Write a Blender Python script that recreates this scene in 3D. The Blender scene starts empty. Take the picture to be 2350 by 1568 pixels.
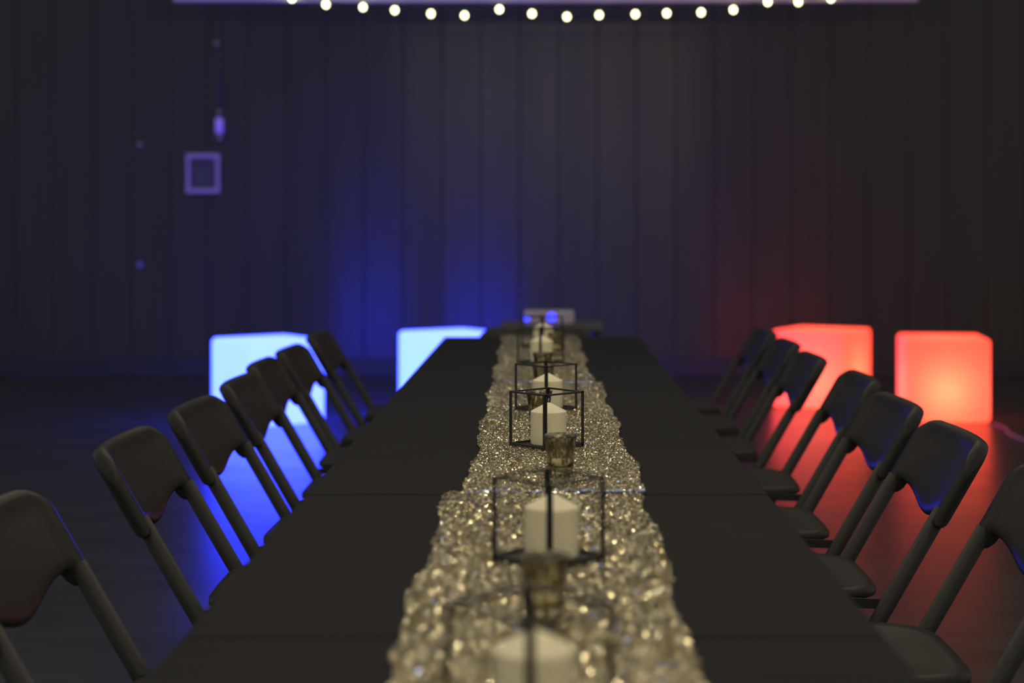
import bpy, bmesh, math, random
import numpy as np
from mathutils import Vector, Matrix
random.seed(7)
R = math.radians
COL = bpy.context.scene.collection
TZ = 0.74            # table height
CZ = 1.187           # camera height

# ---------------------------------------------------------------- materials
def new_mat(name):
    m = bpy.data.materials.new(name); m.use_nodes = True
    nt = m.node_tree; nt.nodes.clear()
    out = nt.nodes.new('ShaderNodeOutputMaterial')
    return m, nt, out
def principled(name, col, rough=0.5, metal=0.0, spec=0.5, noise=0.0, nscale=30.0, bump=0.0, stretch=(1, 1, 1),
               rough_var=0.0, coat=0.0, trans=0.0):
    m, nt, out = new_mat(name)
    b = nt.nodes.new('ShaderNodeBsdfPrincipled')
    b.inputs['Base Color'].default_value = (*col, 1)
    b.inputs['Roughness'].default_value = rough
    b.inputs['Metallic'].default_value = metal
    b.inputs['Specular IOR Level'].default_value = spec
    b.inputs['Coat Weight'].default_value = coat
    b.inputs['Transmission Weight'].default_value = trans
    nt.links.new(b.outputs[0], out.inputs[0])
    if noise or bump or rough_var:
        tc = nt.nodes.new('ShaderNodeTexCoord'); mp = nt.nodes.new('ShaderNodeMapping')
        mp.inputs['Scale'].default_value = stretch
        nz = nt.nodes.new('ShaderNodeTexNoise'); nz.inputs['Scale'].default_value = nscale
        nz.inputs['Detail'].default_value = 5
        nt.links.new(tc.outputs['Object'], mp.inputs[0]); nt.links.new(mp.outputs[0], nz.inputs['Vector'])
        if noise:
            mx = nt.nodes.new('ShaderNodeMixRGB')
            mx.inputs[1].default_value = (*[c * (1 - noise) for c in col], 1)
            mx.inputs[2].default_value = (*[min(1, c * (1 + noise)) for c in col], 1)
            nt.links.new(nz.outputs['Fac'], mx.inputs[0]); nt.links.new(mx.outputs[0], b.inputs['Base Color'])
        if bump:
            bp = nt.nodes.new('ShaderNodeBump'); bp.inputs['Strength'].default_value = bump
            bp.inputs['Distance'].default_value = 0.002
            nt.links.new(nz.outputs['Fac'], bp.inputs['Height']); nt.links.new(bp.outputs[0], b.inputs['Normal'])
        if rough_var:
            mr = nt.nodes.new('ShaderNodeMapRange')
            mr.inputs['To Min'].default_value = rough - rough_var; mr.inputs['To Max'].default_value = rough + rough_var
            nt.links.new(nz.outputs['Fac'], mr.inputs[0]); nt.links.new(mr.outputs[0], b.inputs['Roughness'])
    return m

def glow_plastic(name, base, emit, strength, light_trans=0.0):
    """lit LED plastic: milky body that also catches light from outside and from the lamp within"""
    m, nt, out = new_mat(name)
    d = nt.nodes.new('ShaderNodeBsdfDiffuse'); d.inputs[0].default_value = (*base, 1)
    t = nt.nodes.new('ShaderNodeBsdfTranslucent'); t.inputs[0].default_value = (*base, 1)
    mx = nt.nodes.new('ShaderNodeMixShader'); mx.inputs[0].default_value = light_trans
    e = nt.nodes.new('ShaderNodeEmission'); e.inputs[0].default_value = (*emit, 1); e.inputs[1].default_value = strength
    a = nt.nodes.new('ShaderNodeAddShader')
    nt.links.new(d.outputs[0], mx.inputs[1]); nt.links.new(t.outputs[0], mx.inputs[2])
    nt.links.new(mx.outputs[0], a.inputs[0]); nt.links.new(e.outputs[0], a.inputs[1])
    nt.links.new(a.outputs[0], out.inputs[0])
    return m

M = {}
M['chair_plastic'] = principled('chair_plastic', (.031, .029, .027), .36, spec=.15, noise=.2, nscale=60, bump=.08)
M['chair_metal'] = principled('chair_metal', (.028, .027, .026), .5, spec=.2, metal=0.0, noise=.15, nscale=90)
M['rubber'] = principled('rubber', (.03, .03, .03), .7, noise=.2, nscale=50)
M['table_top'] = principled('table_top', (.0215, .0210, .0235), .6, spec=.02, noise=.22, nscale=9, stretch=(1, 8, 1), bump=.15)
M['table_metal'] = principled('table_metal', (.08, .08, .08), .45, noise=.1)
M['black_iron'] = principled('black_iron', (.022, .022, .022), .5, noise=.2, nscale=80, bump=.1)
M['base_plate'] = principled('base_plate', (.03, .03, .03), .22, noise=.2, nscale=40)
M['wax_dark'] = principled('wick', (.5, .47, .4), .8, noise=.2, nscale=200)
M['beam'] = principled('beam_paint', (.60, .53, .47), .6, noise=.35, nscale=7, stretch=(.3, 1, 2), bump=.2)
M['steel'] = principled('steel', (.35, .35, .35), .35, metal=.9, noise=.1)
M['frame_violet_lit'] = principled('frame_violet_lit', (.45, .33, .55), .5, noise=.1)  # violet cast of the blue light put into the frame's base colour
M['dark_panel'] = principled('dark_panel', (.07, .065, .08), .6, noise=.2)
M['white_box'] = principled('pale_box', (.38, .34, .42), .55, noise=.12, nscale=40)
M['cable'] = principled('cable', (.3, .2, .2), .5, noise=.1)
M['wire'] = principled('wire', (.03, .04, .03), .6, noise=.1)
M['baseboard'] = principled('baseboard_paint', (.03, .03, .035), .6, noise=.2, nscale=6)
M['blue_cube'] = glow_plastic('blue_lit_plastic', (.5, .5, .5), (.0140, .0270, 1), 27.0)
M['red_cube'] = glow_plastic('red_lit_plastic', (.27, .25, .32), (1, .0205, .009), 2.4, .5)
M['blue_led'] = glow_plastic('blue_led_lens', (.3, .3, .3), (.005, .009, 1), 12.0)
M['indicator'] = glow_plastic('indicator_lens', (.2, .2, .2), (.05, .06, 1), .22)
M['crystal'] = principled('crystal', (.42, .55, 1.0), .26, metal=1.0, rough_var=.04, nscale=300)  # blue of reflected light put into the colour of the runner chips
M['bulb'] = glow_plastic('warm_bulb', (.5, .5, .5), (1, .92, .45), 11.0)

def mat_candle():
    m, nt, out = new_mat('candle_wax')
    b = nt.nodes.new('ShaderNodeBsdfPrincipled')
    b.inputs['Base Color'].default_value = (.88, .80, .55, 1); b.inputs['Roughness'].default_value = .55
    b.inputs['Subsurface Weight'].default_value = .25; b.inputs['Subsurface Radius'].default_value = (.012, .008, .004)
    b.inputs['Subsurface Scale'].default_value = 1
    nz = nt.nodes.new('ShaderNodeTexNoise'); nz.inputs['Scale'].default_value = 70
    tc = nt.nodes.new('ShaderNodeTexCoord'); bp = nt.nodes.new('ShaderNodeBump'); bp.inputs['Strength'].default_value = .12
    bp.inputs['Distance'].default_value = .002
    nt.links.new(tc.outputs['Object'], nz.inputs['Vector']); nt.links.new(nz.outputs['Fac'], bp.inputs['Height'])
    nt.links.new(bp.outputs[0], b.inputs['Normal']); nt.links.new(b.outputs[0], out.inputs[0])
    return m
M['wax'] = mat_candle()

def mat_glitter():
    """metallic thread cloth: every small cell has its own tilt, like glitter"""
    m, nt, out = new_mat('gold_glitter_cloth')
    tc = nt.nodes.new('ShaderNodeTexCoord')
    v = nt.nodes.new('ShaderNodeTexVoronoi'); v.inputs['Scale'].default_value = 620
    nt.links.new(tc.outputs['Object'], v.inputs['Vector'])
    sub = nt.nodes.new('ShaderNodeVectorMath'); sub.operation = 'SUBTRACT'; sub.inputs[1].default_value = (.5, .5, .5)
    sc = nt.nodes.new('ShaderNodeVectorMath'); sc.operation = 'SCALE'; sc.inputs['Scale'].default_value = 1.5
    g = nt.nodes.new('ShaderNodeNewGeometry')
    ad = nt.nodes.new('ShaderNodeVectorMath'); ad.operation = 'ADD'
    no = nt.nodes.new('ShaderNodeVectorMath'); no.operation = 'NORMALIZE'
    nt.links.new(v.outputs['Color'], sub.inputs[0]); nt.links.new(sub.outputs[0], sc.inputs[0])
    nt.links.new(sc.outputs[0], ad.inputs[0]); nt.links.new(g.outputs['Normal'], ad.inputs[1])
    nt.links.new(ad.outputs[0], no.inputs[0])
    sep = nt.nodes.new('ShaderNodeSeparateColor'); nt.links.new(v.outputs['Color'], sep.inputs[0])
    cr = nt.nodes.new('ShaderNodeValToRGB')
    cr.color_ramp.elements[0].position = .05; cr.color_ramp.elements[0].color = (.06, .048, .025, 1)
    cr.color_ramp.elements[1].position = 1.0; cr.color_ramp.elements[1].color = (.60, .51, .31, 1)
    nt.links.new(sep.outputs[2], cr.inputs[0])
    b = nt.nodes.new('ShaderNodeBsdfPrincipled')
    b.inputs['Metallic'].default_value = .85; b.inputs['Roughness'].default_value = .34
    nt.links.new(cr.outputs[0], b.inputs['Base Color']); nt.links.new(no.outputs[0], b.inputs['Normal'])
    nt.links.new(b.outputs[0], out.inputs[0])
    return m
M['glitter'] = mat_glitter()
def mat_sequin():
    m, nt, out = new_mat('gold_sequin')
    g = nt.nodes.new('ShaderNodeNewGeometry')
    cr = nt.nodes.new('ShaderNodeValToRGB')
    cr.color_ramp.elements[0].color = (.30, .24, .11, 1); cr.color_ramp.elements[1].color = (.98, .90, .64, 1)
    nt.links.new(g.outputs['Random Per Island'], cr.inputs[0])
    b = nt.nodes.new('ShaderNodeBsdfPrincipled')
    b.inputs['Metallic'].default_value = .97; b.inputs['Roughness'].default_value = .20
    nt.links.new(cr.outputs[0], b.inputs['Base Color']); nt.links.new(b.outputs[0], out.inputs[0])
    return m
M['sequin'] = mat_sequin()
def mat_mercury():
    """clear glass with a broken silvered coat"""
    m, nt, out = new_mat('mercury_glass')
    tc = nt.nodes.new('ShaderNodeTexCoord'); nz = nt.nodes.new('ShaderNodeTexNoise')
    nz.inputs['Scale'].default_value = 110; nz.inputs['Detail'].default_value = 4
    mp = nt.nodes.new('ShaderNodeMapping'); mp.inputs['Scale'].default_value = (1.5, 1.5, .45)
    nt.links.new(tc.outputs['Object'], mp.inputs[0]); nt.links.new(mp.outputs[0], nz.inputs['Vector'])
    cr = nt.nodes.new('ShaderNodeValToRGB'); cr.color_ramp.elements[0].position = .50; cr.color_ramp.elements[1].position = .60
    nt.links.new(nz.outputs['Fac'], cr.inputs[0])
    gl = nt.nodes.new('ShaderNodeBsdfPrincipled'); gl.inputs['Base Color'].default_value = (.92, .88, .72, 1)
    gl.inputs['Transmission Weight'].default_value = 1; gl.inputs['Roughness'].default_value = .06
    me = nt.nodes.new('ShaderNodeBsdfPrincipled'); me.inputs['Base Color'].default_value = (.26, .23, .14, 1)
    me.inputs['Metallic'].default_value = .95; me.inputs['Roughness'].default_value = .25
    bp = nt.nodes.new('ShaderNodeBump'); bp.inputs['Strength'].default_value = .5; bp.inputs['Distance'].default_value = .002
    nt.links.new(nz.outputs['Fac'], bp.inputs['Height']); nt.links.new(bp.outputs[0], me.inputs['Normal'])
    mx = nt.nodes.new('ShaderNodeMixShader')
    nt.links.new(cr.outputs[0], mx.inputs[0]); nt.links.new(gl.outputs[0], mx.inputs[1]); nt.links.new(me.outputs[0], mx.inputs[2])
    nt.links.new(mx.outputs[0], out.inputs[0])
    return m
M['mercury'] = mat_mercury()

def mat_floor():
    m, nt, out = new_mat('sealed_floor')
    b = nt.nodes.new('ShaderNodeBsdfPrincipled')
    tc = nt.nodes.new('ShaderNodeTexCoord')
    nz = nt.nodes.new('ShaderNodeTexNoise'); nz.inputs['Scale'].default_value = 2.2; nz.inputs['Detail'].default_value = 6
    mp = nt.nodes.new('ShaderNodeMapping'); mp.inputs['Scale'].default_value = (1, 2.2, 1)
    nt.links.new(tc.outputs['Object'], mp.inputs[0]); nt.links.new(mp.outputs[0], nz.inputs['Vector'])
    cr = nt.nodes.new('ShaderNodeValToRGB')
    cr.color_ramp.elements[0].color = (.026, .026, .026, 1); cr.color_ramp.elements[1].color = (.055, .053, .05, 1)
    nt.links.new(nz.outputs['Fac'], cr.inputs[0]); nt.links.new(cr.outputs[0], b.inputs['Base Color'])
    mr = nt.nodes.new('ShaderNodeMapRange'); mr.inputs['To Min'].default_value = .24; mr.inputs['To Max'].default_value = .38
    nt.links.new(nz.outputs['Fac'], mr.inputs[0]); nt.links.new(mr.outputs[0], b.inputs['Roughness'])
    b.inputs['IOR'].default_value = 1.72; b.inputs['Specular IOR Level'].default_value = .5
    nt.links.new(b.outputs[0], out.inputs[0])
    return m
M['floor'] = mat_floor()
def mat_wall():
    """dark sheet cladding with fine horizontal grain: lamps smear up and down in it"""
    m, nt, out = new_mat('dark_cladding')
    tc = nt.nodes.new('ShaderNodeTexCoord'); mp = nt.nodes.new('ShaderNodeMapping'); mp.inputs['Scale'].default_value = (2.5, 1, .25)
    nz = nt.nodes.new('ShaderNodeTexNoise'); nz.inputs['Scale'].default_value = 2.5; nz.inputs['Detail'].default_value = 4
    nt.links.new(tc.outputs['Object'], mp.inputs[0]); nt.links.new(mp.outputs[0], nz.inputs['Vector'])
    cr = nt.nodes.new('ShaderNodeValToRGB')
    cr.color_ramp.elements[0].color = (.048, .046, .036, 1); cr.color_ramp.elements[1].color = (.070, .066, .051, 1)
    nt.links.new(nz.outputs['Fac'], cr.inputs[0])
    d = nt.nodes.new('ShaderNodeBsdfDiffuse'); nt.links.new(cr.outputs[0], d.inputs[0])
    g = nt.nodes.new('ShaderNodeBsdfAnisotropic'); g.distribution = 'GGX'
    g.inputs['Color'].default_value = (.016, .016, .016, 1); g.inputs['Roughness'].default_value = .25
    g.inputs['Anisotropy'].default_value = .5
    tg = nt.nodes.new('ShaderNodeTangent'); tg.direction_type = 'RADIAL'; tg.axis = 'Z'
    nt.links.new(tg.outputs[0], g.inputs['Tangent'])
    a = nt.nodes.new('ShaderNodeAddShader')
    nt.links.new(d.outputs[0], a.inputs[0]); nt.links.new(g.outputs[0], a.inputs[1]); nt.links.new(a.outputs[0], out.inputs[0])
    return m, g
M['wall'], WALL_G = mat_wall()

# ---------------------------------------------------------------- mesh helpers
def obj(name, bm, mat, parent=None, smooth=False, bevel=0.0, loc=None):
    me = bpy.data.meshes.new(name)
    bmesh.ops.recalc_face_normals(bm, faces=bm.faces)
    bm.to_mesh(me); bm.free()
    if smooth:
        me.polygons.foreach_set('use_smooth', [True] * len(me.polygons))
    me.materials.append(mat)
    o = bpy.data.objects.new(name, me); COL.objects.link(o)
    if parent: o.parent = parent
    if loc: o.location = loc
    if bevel:
        b = o.modifiers.new('bevel', 'BEVEL'); b.width = bevel; b.segments = 3; b.limit_method = 'ANGLE'
    return o
def empty(name, loc=(0, 0, 0), rz=0.0):
    o = bpy.data.objects.new(name, None); o.empty_display_size = .1
    o.location = loc; o.rotation_euler = (0, 0, rz); COL.objects.link(o); return o
def tag(o, label=None, cat=None, group=None, kind=None):
    for k, v in (('label', label), ('category', cat), ('group', group), ('kind', kind)):
        if v: o[k] = v
    return o
def copy_tree(o, parent=None):
    c = o.copy(); COL.objects.link(c); c.parent = parent
    for ch in [x for x in COL.objects if x.parent == o]:
        copy_tree(ch, c)
    return c
def box(bm, c, s, mat=None):
    g = bmesh.ops.create_cube(bm, size=1.0)
    mt = Matrix.Translation(c) @ (mat or Matrix.Identity(4)) @ Matrix.Diagonal((*s, 1))
    bmesh.ops.transform(bm, matrix=mt, verts=g['verts'])
def tube(bm, pts, r, n=12, cap=True):
    pts = [Vector(p) for p in pts]; rings = []
    up = Vector((0, 0, 1))
    for i, p in enumerate(pts):
        d = ((pts[min(i + 1, len(pts) - 1)] - p).normalized() + (p - pts[max(i - 1, 0)]).normalized()).normalized()
        a = d.cross(up)
        if a.length < 1e-3: a = d.cross(Vector((1, 0, 0)))
        a.normalize(); b = d.cross(a).normalized()
        rr = r[i] if isinstance(r, (list, tuple)) else r
        rings.append([bm.verts.new(p + a * math.cos(2 * math.pi * k / n) * rr + b * math.sin(2 * math.pi * k / n) * rr) for k in range(n)])
    for A, B in zip(rings, rings[1:]):
        for k in range(n):
            bm.faces.new((A[k], A[(k + 1) % n], B[(k + 1) % n], B[k]))
    if cap:
        bm.faces.new(rings[0]); bm.faces.new(rings[-1])
def lathe(bm, prof, n=48, c=(0, 0, 0)):
    rings = []
    for r, z in prof:
        if r < 1e-6: rings.append([bm.verts.new((c[0], c[1], c[2] + z))])
        else: rings.append([bm.verts.new((c[0] + r * math.cos(2 * math.pi * k / n), c[1] + r * math.sin(2 * math.pi * k / n), c[2] + z)) for k in range(n)])
    for A, B in zip(rings, rings[1:]):
        for k in range(n):
            k2 = (k + 1) % n
            if len(A) == 1 and len(B) == 1: continue
            if len(A) == 1: bm.faces.new((A[0], B[k2], B[k]))
            elif len(B) == 1: bm.faces.new((A[k], A[k2], B[0]))
            else: bm.faces.new((A[k], A[k2], B[k2], B[k]))
def px(u, v, Y):      # survey note: sight line through the photo met at distance Y (camera looks along +Y)
    return ((u - 1252) / 3720 * Y, Y, CZ + (510 - v) / 3720 * Y)

# ---------------------------------------------------------------- setting
WY = 12.5
bm = bmesh.new(); box(bm, (0, 5, -.05), (22, 17, .1)); tag(obj('floor', bm, M['floor']), kind='structure')
bm = bmesh.new()
x = -8.0
while x < 8.0:                                  # vertical cladding boards, 0.30 m wide with shallow grooves
    box(bm, (x + .15, WY + .06, 2.5), (.296, .1, 5)); x += .30
box(bm, (0, WY + .11, 2.5), (16.0, .06, 5))
wall = obj('wall_back', bm, M['wall'], bevel=.004); tag(wall, kind='structure')
bm = bmesh.new(); box(bm, (0, WY - .012, .07), (15.9, .02, .14))
tag(obj('baseboard_back', bm, M['baseboard'], bevel=.004), kind='structure')
BY = 11.3
bm = bmesh.new(); box(bm, (0, BY + .05, 2.82), (5.2, .09, .18))
tag(obj('trim_1', bm, M['beam'], bevel=.006), kind='structure')

# ---------------------------------------------------------------- chairs
TAN = math.tan(R(30)); NZ = .587
def post_pt(z, y): return ((NZ - z) * TAN, y, z)
def backrest_bm():
    bm = bmesh.new(); nu, nt_ = 60, 18
    d = Vector((-math.sin(R(30)), 0, math.cos(R(30)))); n = Vector((-math.cos(R(30)), 0, -math.sin(R(30))))
    W = .238; TOP = .188
    def bot(u):
        a = abs(u)
        if a > .87: return .0
        if a > .82: return (.87 - a) / .05 * .034
        # arch next to the posts, a tab hanging in the middle
        return .034 - .032 * (math.cos(min(a / .74, 1) * math.pi) * .5 + .5)
    def top(u):
        a = abs(u); c = .36
        crown = .012 * (1 - a * a)
        if a < 1 - c: return TOP + crown
        q = (a - (1 - c)) / c
        return TOP + crown - .085 * (1 - math.sqrt(max(0, 1 - q ** 2.3)))
    grids = {1: [], -1: []}
    for i in range(nu + 1):
        u = math.sin((i / nu * 2 - 1) * math.pi / 2 * .985) / math.sin(math.pi / 2 * .985)
        b, t = bot(u), top(u)
        for s in (1, -1):
            row = []
            for j in range(nt_ + 1):
                w = .5 - .5 * math.cos(math.pi * j / nt_)
                h = b + (t - b) * w
                eu = math.sqrt(max(0, 1 - abs(u) ** 14)); ew = math.sqrt(max(0, 1 - abs(2 * w - 1) ** 10))
                rim = .0190
                rec = .007 * (1 - min(1, max(0, (abs(u) - .78) / .07))) * min(1, max(0, (t - h) / .03 - .25)) 
                th = max(.0, (rim - rec)) * min(eu, ew) if 0 < j < nt_ and 0 < i < nu else 0
                bulge = .036 * (1 - u * u)
                p = d * h + n * (bulge + s * th) + Vector((0, u * W, 0)) + Vector((0, 0, NZ))
                row.append(p)
            grids[s].append(row)
    V = {}
    for s in (1, -1):
        for i in range(nu + 1):
            for j in range(nt_ + 1):
                edge = i in (0, nu) or j in (0, nt_)
                if edge and s == -1: V[s, i, j] = V[1, i, j]
                else: V[s, i, j] = bm.verts.new(grids[s][i][j])
    for s in (1, -1):
        for i in range(nu):
            for j in range(nt_):
                vs = [V[s, i, j], V[s, i + 1, j], V[s, i + 1, j + 1], V[s, i, j + 1]]
                if len(set(vs)) == 4: bm.faces.new(vs)
    return bm
def seat_bm():
    bm = bmesh.new(); n = 40; H = .44
    # outline: rounded front, narrower back; x from .09 (back) to .48 (front)
    out = []
    for k in range(n):
        a = 2 * math.pi * k / n
        ex = math.copysign(abs(math.cos(a)) ** .42, math.cos(a)); ey = math.copysign(abs(math.sin(a)) ** .42, math.sin(a))
        xx = .285 + .195 * ex; yy = (.195 + .012 * ex) * ey
        out.append((xx, yy))
    layers = [(.93, -.012), (1.0, -.004), (1.0, .006), (.965, .014), (.86, .013), (.5, .006), (.15, .004)]
    rings = []
    for sc, dz in layers:
        rings.append([bm.verts.new((.285 + (x - .285) * sc, y * sc, H + dz + .03 * (.285 + (x - .285) * sc - .285) + (-.016 * max(0, (x - .42) / .06) ** 2 * sc))) for x, y in out])
    for A, B in zip(rings, rings[1:]):
        for k in range(n): bm.faces.new((A[k], A[(k + 1) % n], B[(k + 1) % n], B[k]))
    bm.faces.new(rings[0]); bm.faces.new(rings[-1])
    return bm
def make_chair():
    t = empty('folding_chair')
    obj('backrest', backrest_bm(), M['chair_plastic'], t, smooth=True)
    obj('seat', seat_bm(), M['chair_plastic'], t, smooth=True)
    for s in (-1, 1):
        bm = bmesh.new(); tube(bm, [post_pt(.02, s * .214), post_pt(NZ + .03, s * .214)], .0160, 14)
        l = obj('front_leg', bm, M['chair_metal'], t, smooth=True)
        bm = bmesh.new(); tube(bm, [post_pt(.0, s * .214), post_pt(.04, s * .214)], .017, 12); obj('rubber_foot', bm, M['rubber'], l, smooth=True)
        bm = bmesh.new(); tube(bm, [(-.05, s * .182, .02), (.31, s * .182, .425)], .0125, 14)
        l = obj('rear_leg', bm, M['chair_metal'], t, smooth=True)
        bm = bmesh.new(); tube(bm, [(-.067, s * .182, .0), (-.034, s * .182, .037)], .016, 12); obj('rubber_foot', bm, M['rubber'], l, smooth=True)
        bm = bmesh.new(); box(bm, (.15, s * .200, .428), (.12, .004, .020), Matrix.Rotation(R(-2), 4, 'Y')); obj('hinge_bracket', bm, M['chair_metal'], t, bevel=.001)
    bm = bmesh.new(); tube(bm, [post_pt(.14, -.214), post_pt(.14, .214)], .009); obj('crossbar', bm, M['chair_metal'], t, smooth=True)
    bm = bmesh.new(); tube(bm, [(.075, -.182, .16), (.075, .182, .16)], .009); obj('crossbar', bm, M['chair_metal'], t, smooth=True)
    return t
chair0 = make_chair(); used = False
def place_chair(X, Y, rz, label, group):
    global used
    c = copy_tree(chair0) if used else chair0
    used = True
    c.location = (X, Y, 0); c.rotation_euler = (0, 0, rz)
    tag(c, label, 'chair', group)
LG = 'folding chairs along the left side of the table'; RG = 'folding chairs along the right side of the table'
left = [(-.765, 2.49, 0, 'nearest left chair, only its blurred rounded back corner showing at the frame edge'),
        (-.765, 3.33, 1, 'left folding chair with a warm yellow highlight along its top edge'),
        (-.760, 3.95, -1, 'left folding chair just right of the warm-edged one, large blue gap under its back'),
        (-.765, 4.57, 0, 'left folding chair in front of the lit blue cube, third whole one from the camera'),
        (-.800, 5.14, 1, 'left folding chair before the blue cube, between the third whole chair and the tall-looking one'),
        (-.800, 5.70, -1, 'left folding chair whose back stands highest against the lit blue cube'),
        (-.800, 6.40, 0, 'farthest left folding chair, its back hiding the right corner of the blue cube')]
for X, Y, a, lb in left: place_chair(X, Y, R(a), lb, LG)
right = [(.800, 2.80, 0, 'nearest right chair, a dark blur at the right frame edge'),
         (.770, 3.43, 0, 'right folding chair with a glossy back, lowest and farthest right over the red floor'),
         (.778, 4.03, 1, 'right folding chair in front of the gap between the two red cubes, second glossy back'),
         (.812, 4.67, -1, 'right folding chair pulled out a little, back overlapping the lower corner of the pink cube'),
         (.785, 5.38, 0, 'right folding chair whose back stands against the pink face of the farther red cube'),
         (.800, 6.02, 0, 'dim right folding chair just beyond the one against the pink cube face'),
         (.800, 6.62, 0, 'farthest right folding chair at the dark corner of the red cube')]
for X, Y, a, lb in right: place_chair(X, Y, R(180 + a), lb, RG)
place_chair(-.045, 6.68, R(-90), 'dark folding chair at the far head of the table facing the camera', None)

# ---------------------------------------------------------------- tables
def table(y0, y1, label):
    t = empty('folding_table', (-.014, (y0 + y1) / 2, 0)); L = y1 - y0
    tag(t, label, 'table', 'folding tables pushed end to end')
    for s in (-1, 1):
        bm = bmesh.new(); box(bm, (0, s * L / 4, TZ - .0225), (.762, L / 2 - .0035, .045))
        obj('tabletop_half', bm, M['table_top'], t, bevel=.006)
        bm = bmesh.new()
        y = s * (L / 2 - .22)
        tube(bm, [(-.235, y, 0), (-.235, y, TZ - .05)], .014); tube(bm, [(.235, y, 0), (.235, y, TZ - .05)], .014)
        tube(bm, [(-.235, y, .18), (.235, y, .18)], .011); tube(bm, [(0, y, .18), (0, s * .12, TZ - .05)], .009)
        obj('leg_frame', bm, M['table_metal'], t, smooth=True)
    return t
table(.83, 2.66, 'nearest dark table section, under the blurred foreground lanterns')
table(2.663, 4.489, 'middle dark table section, under the sharp lanterns')
table(4.493, 6.32, 'farthest dark table section, ending at the head chair')

# ---------------------------------------------------------------- runners
def runner(y0, y1, xl0, xr0, xl1, xr1, z0, seed, drape, nseq, label, hem=False):
    rng = np.random.default_rng(seed)
    L = y1 - y0 + drape
    ph = rng.uniform(0, 6, 8)
    def edge(y, side):
        k = ph[side * 4:side * 4 + 4]
        return (.0055 * np.sin(y * 9 + k[0]) + .003 * np.sin(y * 21 + k[1]) + .0012 * np.sin(y * 53 + k[2])
                + .0005 * np.sin(y * 150 + k[3]))
    def P(a, s):      # a in [-1,1] across, s metres along
        y = y0 + s; f = s / (y1 - y0)
        xl = xl0 + (xl1 - xl0) * f + edge(y, 0); xr = xr0 + (xr1 - xr0) * f + edge(y, 1)
        X = (xl + xr) / 2 + a * (xr - xl) / 2
        z = z0 + .0009 * (1 + np.sin(y * 17 + ph[1] + X * 9)) + .0009 * (1 + np.sin(X * 45 + y * 8 + ph[2]))
        over = max(0.0, y - y1)
        if over > 0: y = y1 + min(over, .012) + .0; z = z - max(0, over - .008)
        return X, y, z
    na, ns = 40, int(L / .012)
    vs = []; fs = []
    for j in range(ns + 1):
        for i in range(na + 1): vs.append(P(i / na * 2 - 1, L * j / ns))
    for j in range(ns):
        for i in range(na):
            q = j * (na + 1) + i; fs.append((q, q + 1, q + na + 2, q + na + 1))
    me = bpy.data.meshes.new('table_runner'); me.from_pydata([tuple(map(float, v)) for v in vs], [], fs)
    me.polygons.foreach_set('use_smooth', [True] * len(me.polygons)); me.materials.append(M['glitter'])
    o = bpy.data.objects.new('table_runner', me); COL.objects.link(o)
    so = o.modifiers.new('thickness', 'SOLIDIFY'); so.thickness = .0012; so.offset = -1
    tag(o, label, 'table runner', 'glittering gold table runners')
    # loose sequins / tinsel lying over the cloth
    sv = []; sf = []
    A = rng.uniform(-1.005, 1.005, nseq); S = rng.uniform(0, y1 - y0, nseq)
    tilt = rng.normal(0, .34, nseq); az = rng.uniform(0, 2 * math.pi, nseq); sz = rng.uniform(.0008, .0017, nseq) * (1.0 if hem else 1.7)
    spin = rng.uniform(0, 2 * math.pi, nseq)
    if hem:
        k = int(nseq * .02); S[:k] = np.abs(rng.normal(0, .006, k)); tilt[:k] = rng.normal(.0, .12, k); sz[:k] *= 1.4
    for i in range(nseq):
        X, y, z = P(A[i], S[i])
        Mx = Matrix.Rotation(az[i], 3, 'Z') @ Matrix.Rotation(tilt[i], 3, 'X') @ Matrix.Rotation(spin[i], 3, 'Z')
        b = len(sv); r = sz[i]
        for k in range(5):
            p = Mx @ Vector((r * math.cos(k * 1.2566), r * math.sin(k * 1.2566), 0))
            sv.append((X + p.x, y + p.y, z + .0012 + abs(r * math.sin(tilt[i])) + p.z))
        sf.append((b, b + 1, b + 2, b + 3, b + 4))
    me = bpy.data.meshes.new('sequins'); me.from_pydata(sv, [], sf); me.materials.append(M['sequin'])
    q = bpy.data.objects.new('sequins', me); COL.objects.link(q); q.parent = o; q['kind'] = 'stuff'
    if 1:                   # added chips with blue glints in their colour: near-hem row, a few strewn about
        bm = bmesh.new()
        for i in range(200 if hem else 150):
            on_hem = hem and i < 130
            X, y, z = P(rng.uniform(-1, 1), abs(rng.normal(0, .006)) if on_hem else rng.uniform(0, y1 - y0))
            Mx = Matrix.Rotation(rng.normal(R(4), R(17)), 3, 'X') @ Matrix.Rotation(rng.normal(0, R(15)), 3, 'Y'); rr = rng.uniform(.0018, .0031)
            up = [bm.verts.new(Vector((X, y - (.001 if on_hem else 0), z + .0030)) + Mx @ Vector((rr * math.cos(k * 1.047), rr * math.sin(k * 1.047), 0))) for k in range(6)]
            lo = [bm.verts.new(v.co + Vector((0, 0, -.0014))) for v in up]
            bm.faces.new(up); bm.faces.new(lo[::-1])
            for k in range(6): bm.faces.new((up[k], lo[k], lo[(k + 1) % 6], up[(k + 1) % 6]))
        h = obj('blue_glint_chips', bm, M['crystal'], o); h['kind'] = 'stuff'
    # frayed threads standing out of the long edges
    bm = bmesh.new()
    for i in range(int(260 * (y1 - y0))):
        side = rng.choice([-1, 1]); X, y, z = P(side, rng.uniform(.01, y1 - y0 - .01)); l = rng.uniform(.002, .006)
        e = Vector((side * l, rng.normal(0, .003), rng.uniform(-.0005, .003)))
        p = Vector((X - side * .002, y, z + .0015)); w = Vector((0, .0004, 0))
        vv = [bm.verts.new(p - w), bm.verts.new(p + w), bm.verts.new(p + e + w * .4), bm.verts.new(p + e - w * .4)]; bm.faces.new(vv)
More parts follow.
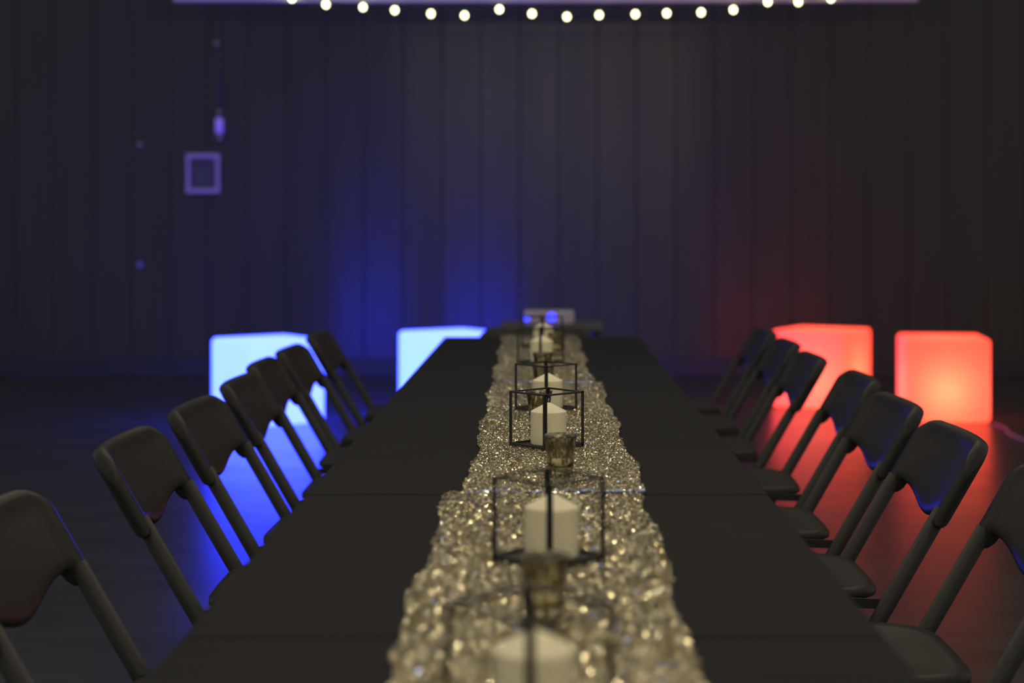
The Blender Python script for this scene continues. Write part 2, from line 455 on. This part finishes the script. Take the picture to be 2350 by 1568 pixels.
    fr = obj('frayed_edge', bm, M['sequin'], o); fr['kind'] = 'stuff'
    return o
runner(.86, 2.654, -.150, .148, -.160, .160, TZ + .0015, 3, 0, 30000, 'gold glitter runner nearest the camera, blurred, under the two foreground lanterns')
runner(2.655, 4.475, -.131, .164, -.147, .150, TZ + .0015, 5, 0, 90000, 'gold glitter runner in the middle, sharp, under the focused lantern and votive', hem=True)
runner(4.465, 6.318, -.148, .131, -.168, .124, TZ + .0015, 9, .10, 50000, 'farthest glitter runner, its end hanging at the head of the table', hem=True)

# ---------------------------------------------------------------- lanterns with candles
def make_lantern():
    t = empty('wire_lantern'); S = .0522; H = .109
    for sx in (-1, 1):
        for sy in (-1, 1):
            bm = bmesh.new(); w, th = .0062, .0018
            box(bm, (sx * (S - w / 2), sy * (S - th / 2), H / 2), (w, th, H)); box(bm, (sx * (S - th / 2), sy * (S - w / 2), H / 2), (th, w, H))
            obj('corner_post', bm, M['black_iron'], t)
    for i in range(4):
        a = i * math.pi / 2
        Rm = Matrix.Rotation(a, 4, 'Z')
        bm = bmesh.new(); box(bm, (0, S - .0016, H - .0016), (2 * S, .0032, .0034)); bmesh.ops.transform(bm, matrix=Rm, verts=bm.verts)
        obj('top_rail', bm, M['black_iron'], t)
        bm = bmesh.new(); box(bm, (0, S - .0016, .0036), (2 * S, .0032, .0072)); bmesh.ops.transform(bm, matrix=Rm, verts=bm.verts)
        obj('bottom_rail', bm, M['black_iron'], t)
    bm = bmesh.new(); box(bm, (0, 0, .0028), (2 * S - .006, 2 * S - .006, .002)); obj('base_plate', bm, M['base_plate'], t)
    return t
def make_candle():
    bm = bmesh.new()
    lathe(bm, [(0, 0), (.033, 0), (.0352, .0015), (.0355, .004), (.0352, .03), (.0357, .055), (.0356, .0640), (.0355, .0650), (.0351, .0656), (.0345, .0660), (.018, .0747), (.004, .0818), (.0015, .0822), (0, .0822)], 56)
    c = obj('pillar_candle', bm, M['wax'], None, smooth=True)
    bm = bmesh.new(); tube(bm, [(0, 0, .081), (.0004, 0, .086), (-.0008, .0006, .0905)], .0009, 8)
    obj('wick', bm, M['wax_dark'], c, smooth=True)
    return c
lan0, can0 = make_lantern(), make_candle()
LZ = TZ + .0042
pos = [(-.014, 1.42, 46, 'lantern nearest the camera, heavily blurred at the bottom edge', 'candle in the nearest, heavily blurred lantern'),
       (.004, 2.13, 46, 'blurred black lantern in front of the sharp mercury glass votive', 'blurred pillar candle just this side of the sharp glass votive'),
       (.002, 3.205, 42.5, 'black wire cube lantern in sharp focus, directly behind the sharp votive', 'sharp cream pillar candle directly behind the glass votive'),
       (.001, 3.83, 45.5, 'black wire lantern overlapping directly behind the sharply focused one', 'cream candle in the lantern directly behind the focused one'),
       (-.016, 5.10, 45, 'soft-focus lantern on the far runner, nearer of the far two', 'soft candle on the far runner, nearer of the far two'),
       (-.012, 5.75, 47, 'farthest black lantern, near the head of the table', 'farthest candle, its tip just under the pale box')]
for i, (X, Y, a, ll, cl) in enumerate(pos):
    l = lan0 if i == 0 else copy_tree(lan0); c = can0 if i == 0 else copy_tree(can0)
    l.location = (X, Y, LZ); l.rotation_euler = (0, 0, R(a)); tag(l, ll, 'lantern', 'black wire lanterns down the table')
    c.location = (X + .004, Y, LZ + .0038); c.rotation_euler = (0, 0, i * 1.3); tag(c, cl, 'candle', 'pillar candles in the lanterns')

# ---------------------------------------------------------------- votives
def make_votive():
    bm = bmesh.new()
    lathe(bm, [(0, 0), (.0205, 0), (.0220, .002), (.0222, .006), (.0215, .010), (.0235, .03), (.0265, .058), (.0288, .0695),
               (.0292, .0725), (.0280, .0732), (.0262, .0690), (.0240, .054), (.0205, .026), (.0185, .0185), (.012, .0165), (0, .016)], 56)
    return obj('votive_glass', bm, M['mercury'], None, smooth=True)
def make_tealight():
    bm = bmesh.new(); lathe(bm, [(0, 0), (.0165, 0), (.0170, .001), (.0170, .011), (.0164, .0112), (.0160, .0095), (0, .0092)], 36)
    t = obj('tealight', bm, M['wax'], None, smooth=True)
    bm = bmesh.new(); tube(bm, [(0, 0, .009), (.0005, 0, .015)], .0008, 8); obj('wick', bm, M['wax_dark'], t)
    return t
v0, t0 = make_votive(), make_tealight()
vp = [(-.002, 1.80, 'strongly blurred glass votive between the two foreground lanterns'),
      (.026, 2.825, 'sharp speckled mercury glass votive in front of the focused lantern'),
      (-.014, 3.56, 'glass votive half hidden behind the focused candle on its left'),
      (-.006, 4.20, 'dim glass votive behind the second sharp lantern, nearer of the two there'),
      (-.008, 4.60, 'soft-focus glass votive right in front of the nearer far candle'),
      (.036, 5.42, 'farthest small glass votive with a gold glint, right of the far candles')]
for i, (X, Y, lb) in enumerate(vp):
    v = v0 if i == 0 else copy_tree(v0); t = t0 if i == 0 else copy_tree(t0)
    v.location = (X, Y, LZ - .0005); v.rotation_euler = (0, 0, i * 1.1); tag(v, lb, 'votive holder', 'mercury glass votives')
    t.location = (X, Y, LZ + .0165)
    tag(t, 'tealight inside the ' + lb, 'tealight', 'tealights in the votives')

# ---------------------------------------------------------------- LED cubes
def cube(name, X, Y, rz, mat, label, group, warm=None):
    t = empty(name, (X, Y, 0), R(rz)); tag(t, label, 'cube light', group)
    bm = bmesh.new(); box(bm, (0, 0, .253), (.5, .5, .494))
    body = obj('body', bm, mat, t)
    b = body.modifiers.new('round', 'BEVEL'); b.width = .028; b.segments = 6
    body.data.polygons.foreach_set('use_smooth', [True] * len(body.data.polygons))
    bm = bmesh.new(); lathe(bm, [(0, 0), (.16, 0), (.165, .004), (.165, .0055), (0, .0055)], 40); obj('base_ring', bm, M['rubber'], t)
    if warm:
        li = bpy.data.lights.new('inner_lamp', 'POINT'); li.energy = warm[0]; li.color = warm[1]; li.shadow_soft_size = .03
        lo = bpy.data.objects.new('inner_lamp', li); COL.objects.link(lo); lo.parent = t; lo.location = warm[2]
    return t
BG, RGp = 'blue light cubes', 'red light cubes'
cube('cube_light', -1.645, 9.60, 37, M['blue_cube'], 'glowing blue-white cube seat on the left, behind the left chairs', BG)
cube('cube_light', -.59, 10.2, 35, M['blue_cube'], 'glowing blue-white cube seat next to the far end of the table', BG)
cube('cube_light', 1.785, 10.47, -30, M['red_cube'], 'glowing red cube partly behind the right chairs, pink on its left face', RGp, (6.0, (.7, .78, .22), (.03, -.02, .19)))
cube('cube_light', 2.40, 9.80, -7, M['red_cube'], 'glowing red cube standing alone at the right with a yellow hot spot', RGp, (6.0, (.7, .78, .22), (.0, -.06, .19)))

# cable of the right red cube
bm = bmesh.new(); tube(bm, [(2.60, 9.42, .012), (2.62, 9.25, .012), (2.585, 9.0, .006), (2.60, 8.72, .006), (2.68, 8.5, .006)], .006, 10)
tag(obj('power_cable', bm, M['cable'], smooth=True), 'red-lit cable on the floor leaving the lower right corner of the right red cube', 'cable')

# ---------------------------------------------------------------- far stand with pale box
t = empty('side_table', (.03, 8.0, 0)); tag(t, 'dark stand behind the head chair carrying the pale box', 'stand')
bm = bmesh.new(); box(bm, (0, 0, .675), (.5, .4, .03)); obj('tabletop', bm, M['dark_panel'], t, bevel=.004)
for sx in (-1, 1):
    for sy in (-1, 1):
        bm = bmesh.new(); box(bm, (sx * .22, sy * .17, .33), (.03, .03, .66)); obj('leg', bm, M['chair_metal'], t)
b_ = empty('control_box', (.017, 7.95, .69)); tag(b_, 'pale lilac box with a round blue lamp, beyond the head of the table', 'control box')
bm = bmesh.new(); box(bm, (0, 0, .032), (.245, .14, .064)); obj('housing', bm, M['white_box'], b_, bevel=.01)
for X, z, r in ((.013, .036, .019), (-.108, .028, .010)):
    bm = bmesh.new(); lathe(bm, [(0, 0), (r, 0), (r * .95, .003), (r * .6, .006), (0, .007)], 28)
    bmesh.ops.transform(bm, matrix=Matrix.Translation((X, -.0695, z)) @ Matrix.Rotation(R(90), 4, 'X'), verts=bm.verts)
    obj('blue_lamp', bm, M['blue_led'], b_, smooth=True)

# ---------------------------------------------------------------- things on the back wall, left
HY = WY - .03
def wp(u, v): return px(u, v, HY)
t = empty('wall_conduit', wp(500, 210)); tag(t, 'thin vertical pipe on the back wall at the left, with a glowing violet sleeve', 'pipe')
ox, oy, oz = wp(500, 210)
bm = bmesh.new(); tube(bm, [(wp(498, -20)[0] - ox, 0, wp(498, -20)[2] - oz), (wp(506, 325)[0] - ox, 0, wp(506, 325)[2] - oz)], .011); obj('pipe', bm, M['dark_panel'], t, smooth=True)
for u, v in ((497, 100), (503, 258), (505, 318)):
    q = wp(u, v); bm = bmesh.new(); bmesh.ops.create_uvsphere(bm, u_segments=16, v_segments=10, radius=.024, matrix=Matrix.Translation((q[0] - ox, -.006, q[2] - oz)))
    obj('coupling', bm, M['steel'], t, smooth=True)
q = wp(503, 289); bm = bmesh.new(); tube(bm, [(q[0] - ox, 0, q[2] - oz - .06), (q[0] - ox, 0, q[2] - oz - .055), (q[0] - ox, 0, q[2] - oz + .055), (q[0] - ox, 0, q[2] - oz + .06)], [.022, .03, .03, .022], 20)
obj('sleeve', bm, glow_plastic('violet_glow', (.5, .4, .7), (.20, .10, 1), .30), t, smooth=True)  # sleeve given a faint violet emission of its own
q = wp(465, 398); t = empty('square_frame', (q[0], HY + .01, q[2])); tag(t, 'small square frame, tinted violet as if lit, hanging on the back wall under the pipe', 'frame')
s, w = .132, .034
for nm, c, d in (('top_rail', (0, 0, s - w / 2 + .02), (2 * s, .03, w)), ('bottom_rail', (0, 0, -s + w / 2 - .02), (2 * s, .03, w)),
                 ('side_rail', (-s + w / 2, 0, 0), (w * .8, .026, 2 * s)), ('side_rail', (s - w / 2, 0, 0), (w * .8, .026, 2 * s))):
    bm = bmesh.new(); box(bm, c, d); obj(nm, bm, M['frame_violet_lit'], t, bevel=.004)
bm = bmesh.new(); box(bm, (0, .012, 0), (2 * s - .02, .006, 2 * s)); obj('back_panel', bm, M['dark_panel'], t)
for (u, v, lb, mt) in ((318, 332, 'small grey round fitting high on the back wall, left of the square frame', M['steel']),
                       (318, 608, 'tiny blue lamp on the back wall, straight below the small grey fitting', M['indicator'])):
    q = wp(u, v); bm = bmesh.new(); lathe(bm, [(0, 0), (.022, 0), (.022, .008), (.014, .018), (0, .02)], 24)
    bmesh.ops.transform(bm, matrix=Matrix.Rotation(R(90), 4, 'X'), verts=bm.verts)
    o = obj('round_wall_fitting' if v < 400 else 'indicator_lamp', bm, mt, smooth=True, loc=(q[0], WY + .0105, q[2])); tag(o, lb, 'wall fitting' if v < 400 else 'indicator light')

# ---------------------------------------------------------------- string lights
bulbs = [(670, -4), (748, 10), (833, 16), (906, 23), (989, 31), (1066, 35), (1146, 21), (1221, 31), (1301, 38), (1375, 34), (1458, 32),
         (1530, 30), (1609, 28), (1683, 22), (1762, 4), (1832, 4), (1907, -4)]
LY = BY - .06
t = empty('string_light', px(1300, 0, LY)); tag(t, 'strand of small warm glowing bulbs hanging along the pale beam at the top', 'string lights')
ox, oy, oz = t.location
wp_ = []
for i, (u, v) in enumerate(bulbs):
    a = px(u, v - 12, LY); wp_.append((a[0] - ox, 0, a[2] - oz))
    if i + 1 < len(bulbs):
        n_ = bulbs[i + 1]; b = px((u + n_[0]) / 2, (v + n_[1]) / 2 - 6, LY); wp_.append((b[0] - ox, 0, b[2] - oz))
bm = bmesh.new(); tube(bm, wp_, .0035, 8); obj('wire', bm, M['wire'], t, smooth=True)
for u, v in bulbs:
    a = px(u, v, LY); bm = bmesh.new()
    lathe(bm, [(0, -.021), (.010, -.017), (.017, -.004), (.016, .005), (.008, .015), (.005, .018), (0, .018)], 20, (a[0] - ox, 0, a[2] - oz))
    bb = obj('bulb', bm, M['bulb'], t, smooth=True)
    bm = bmesh.new(); tube(bm, [(a[0] - ox, 0, a[2] - oz + .016), (a[0] - ox, 0, a[2] - oz + .036)], .006, 10); obj('socket', bm, M['wire'], bb, smooth=True)

def lamp(p, e, col=(1, .86, .56), r=.022):
    li = bpy.data.lights.new('string_bulb_lamp', 'POINT'); li.energy = e; li.color = col; li.shadow_soft_size = r
    o = bpy.data.objects.new('string_bulb_lamp', li); COL.objects.link(o); o.location = p
# further warm strands hang over the table towards and behind the camera
for Y in (-1.4, .5, 2.4, 4.3, 6.2):
    for X in (-1.5, -.75, 0, .75, 1.5):
        lamp((X + .17 * math.sin(Y * 3), Y + .23 * math.sin(X * 5), 2.75 + .05 * math.sin(X * 7 + Y)), 9.2 if Y < 6 else 6.0)

# ---------------------------------------------------------------- world, camera
w = bpy.data.worlds.new('World'); bpy.context.scene.world = w; w.use_nodes = True
bg = w.node_tree.nodes['Background']; bg.inputs[0].default_value = (.98, .98, 1.0, 1); bg.inputs[1].default_value = .24
cd = bpy.data.cameras.new('camera'); cam = bpy.data.objects.new('camera', cd); COL.objects.link(cam)
cam.location = (0, 0, CZ); cam.rotation_euler = (R(90), 0, 0)
cd.sensor_width = 36; cd.lens = 3720 * 36 / 2350
cd.shift_x = -77 / 2350; cd.shift_y = -274 / 2350
cd.dof.use_dof = True; cd.dof.focus_distance = 3.22; cd.dof.aperture_fstop = 2.6; cd.dof.aperture_blades = 0
sc = bpy.context.scene; sc.camera = cam
sc.view_settings.view_transform = 'Standard'; sc.view_settings.look = 'None'; sc.view_settings.gamma = 1
sc.view_settings.exposure = 0
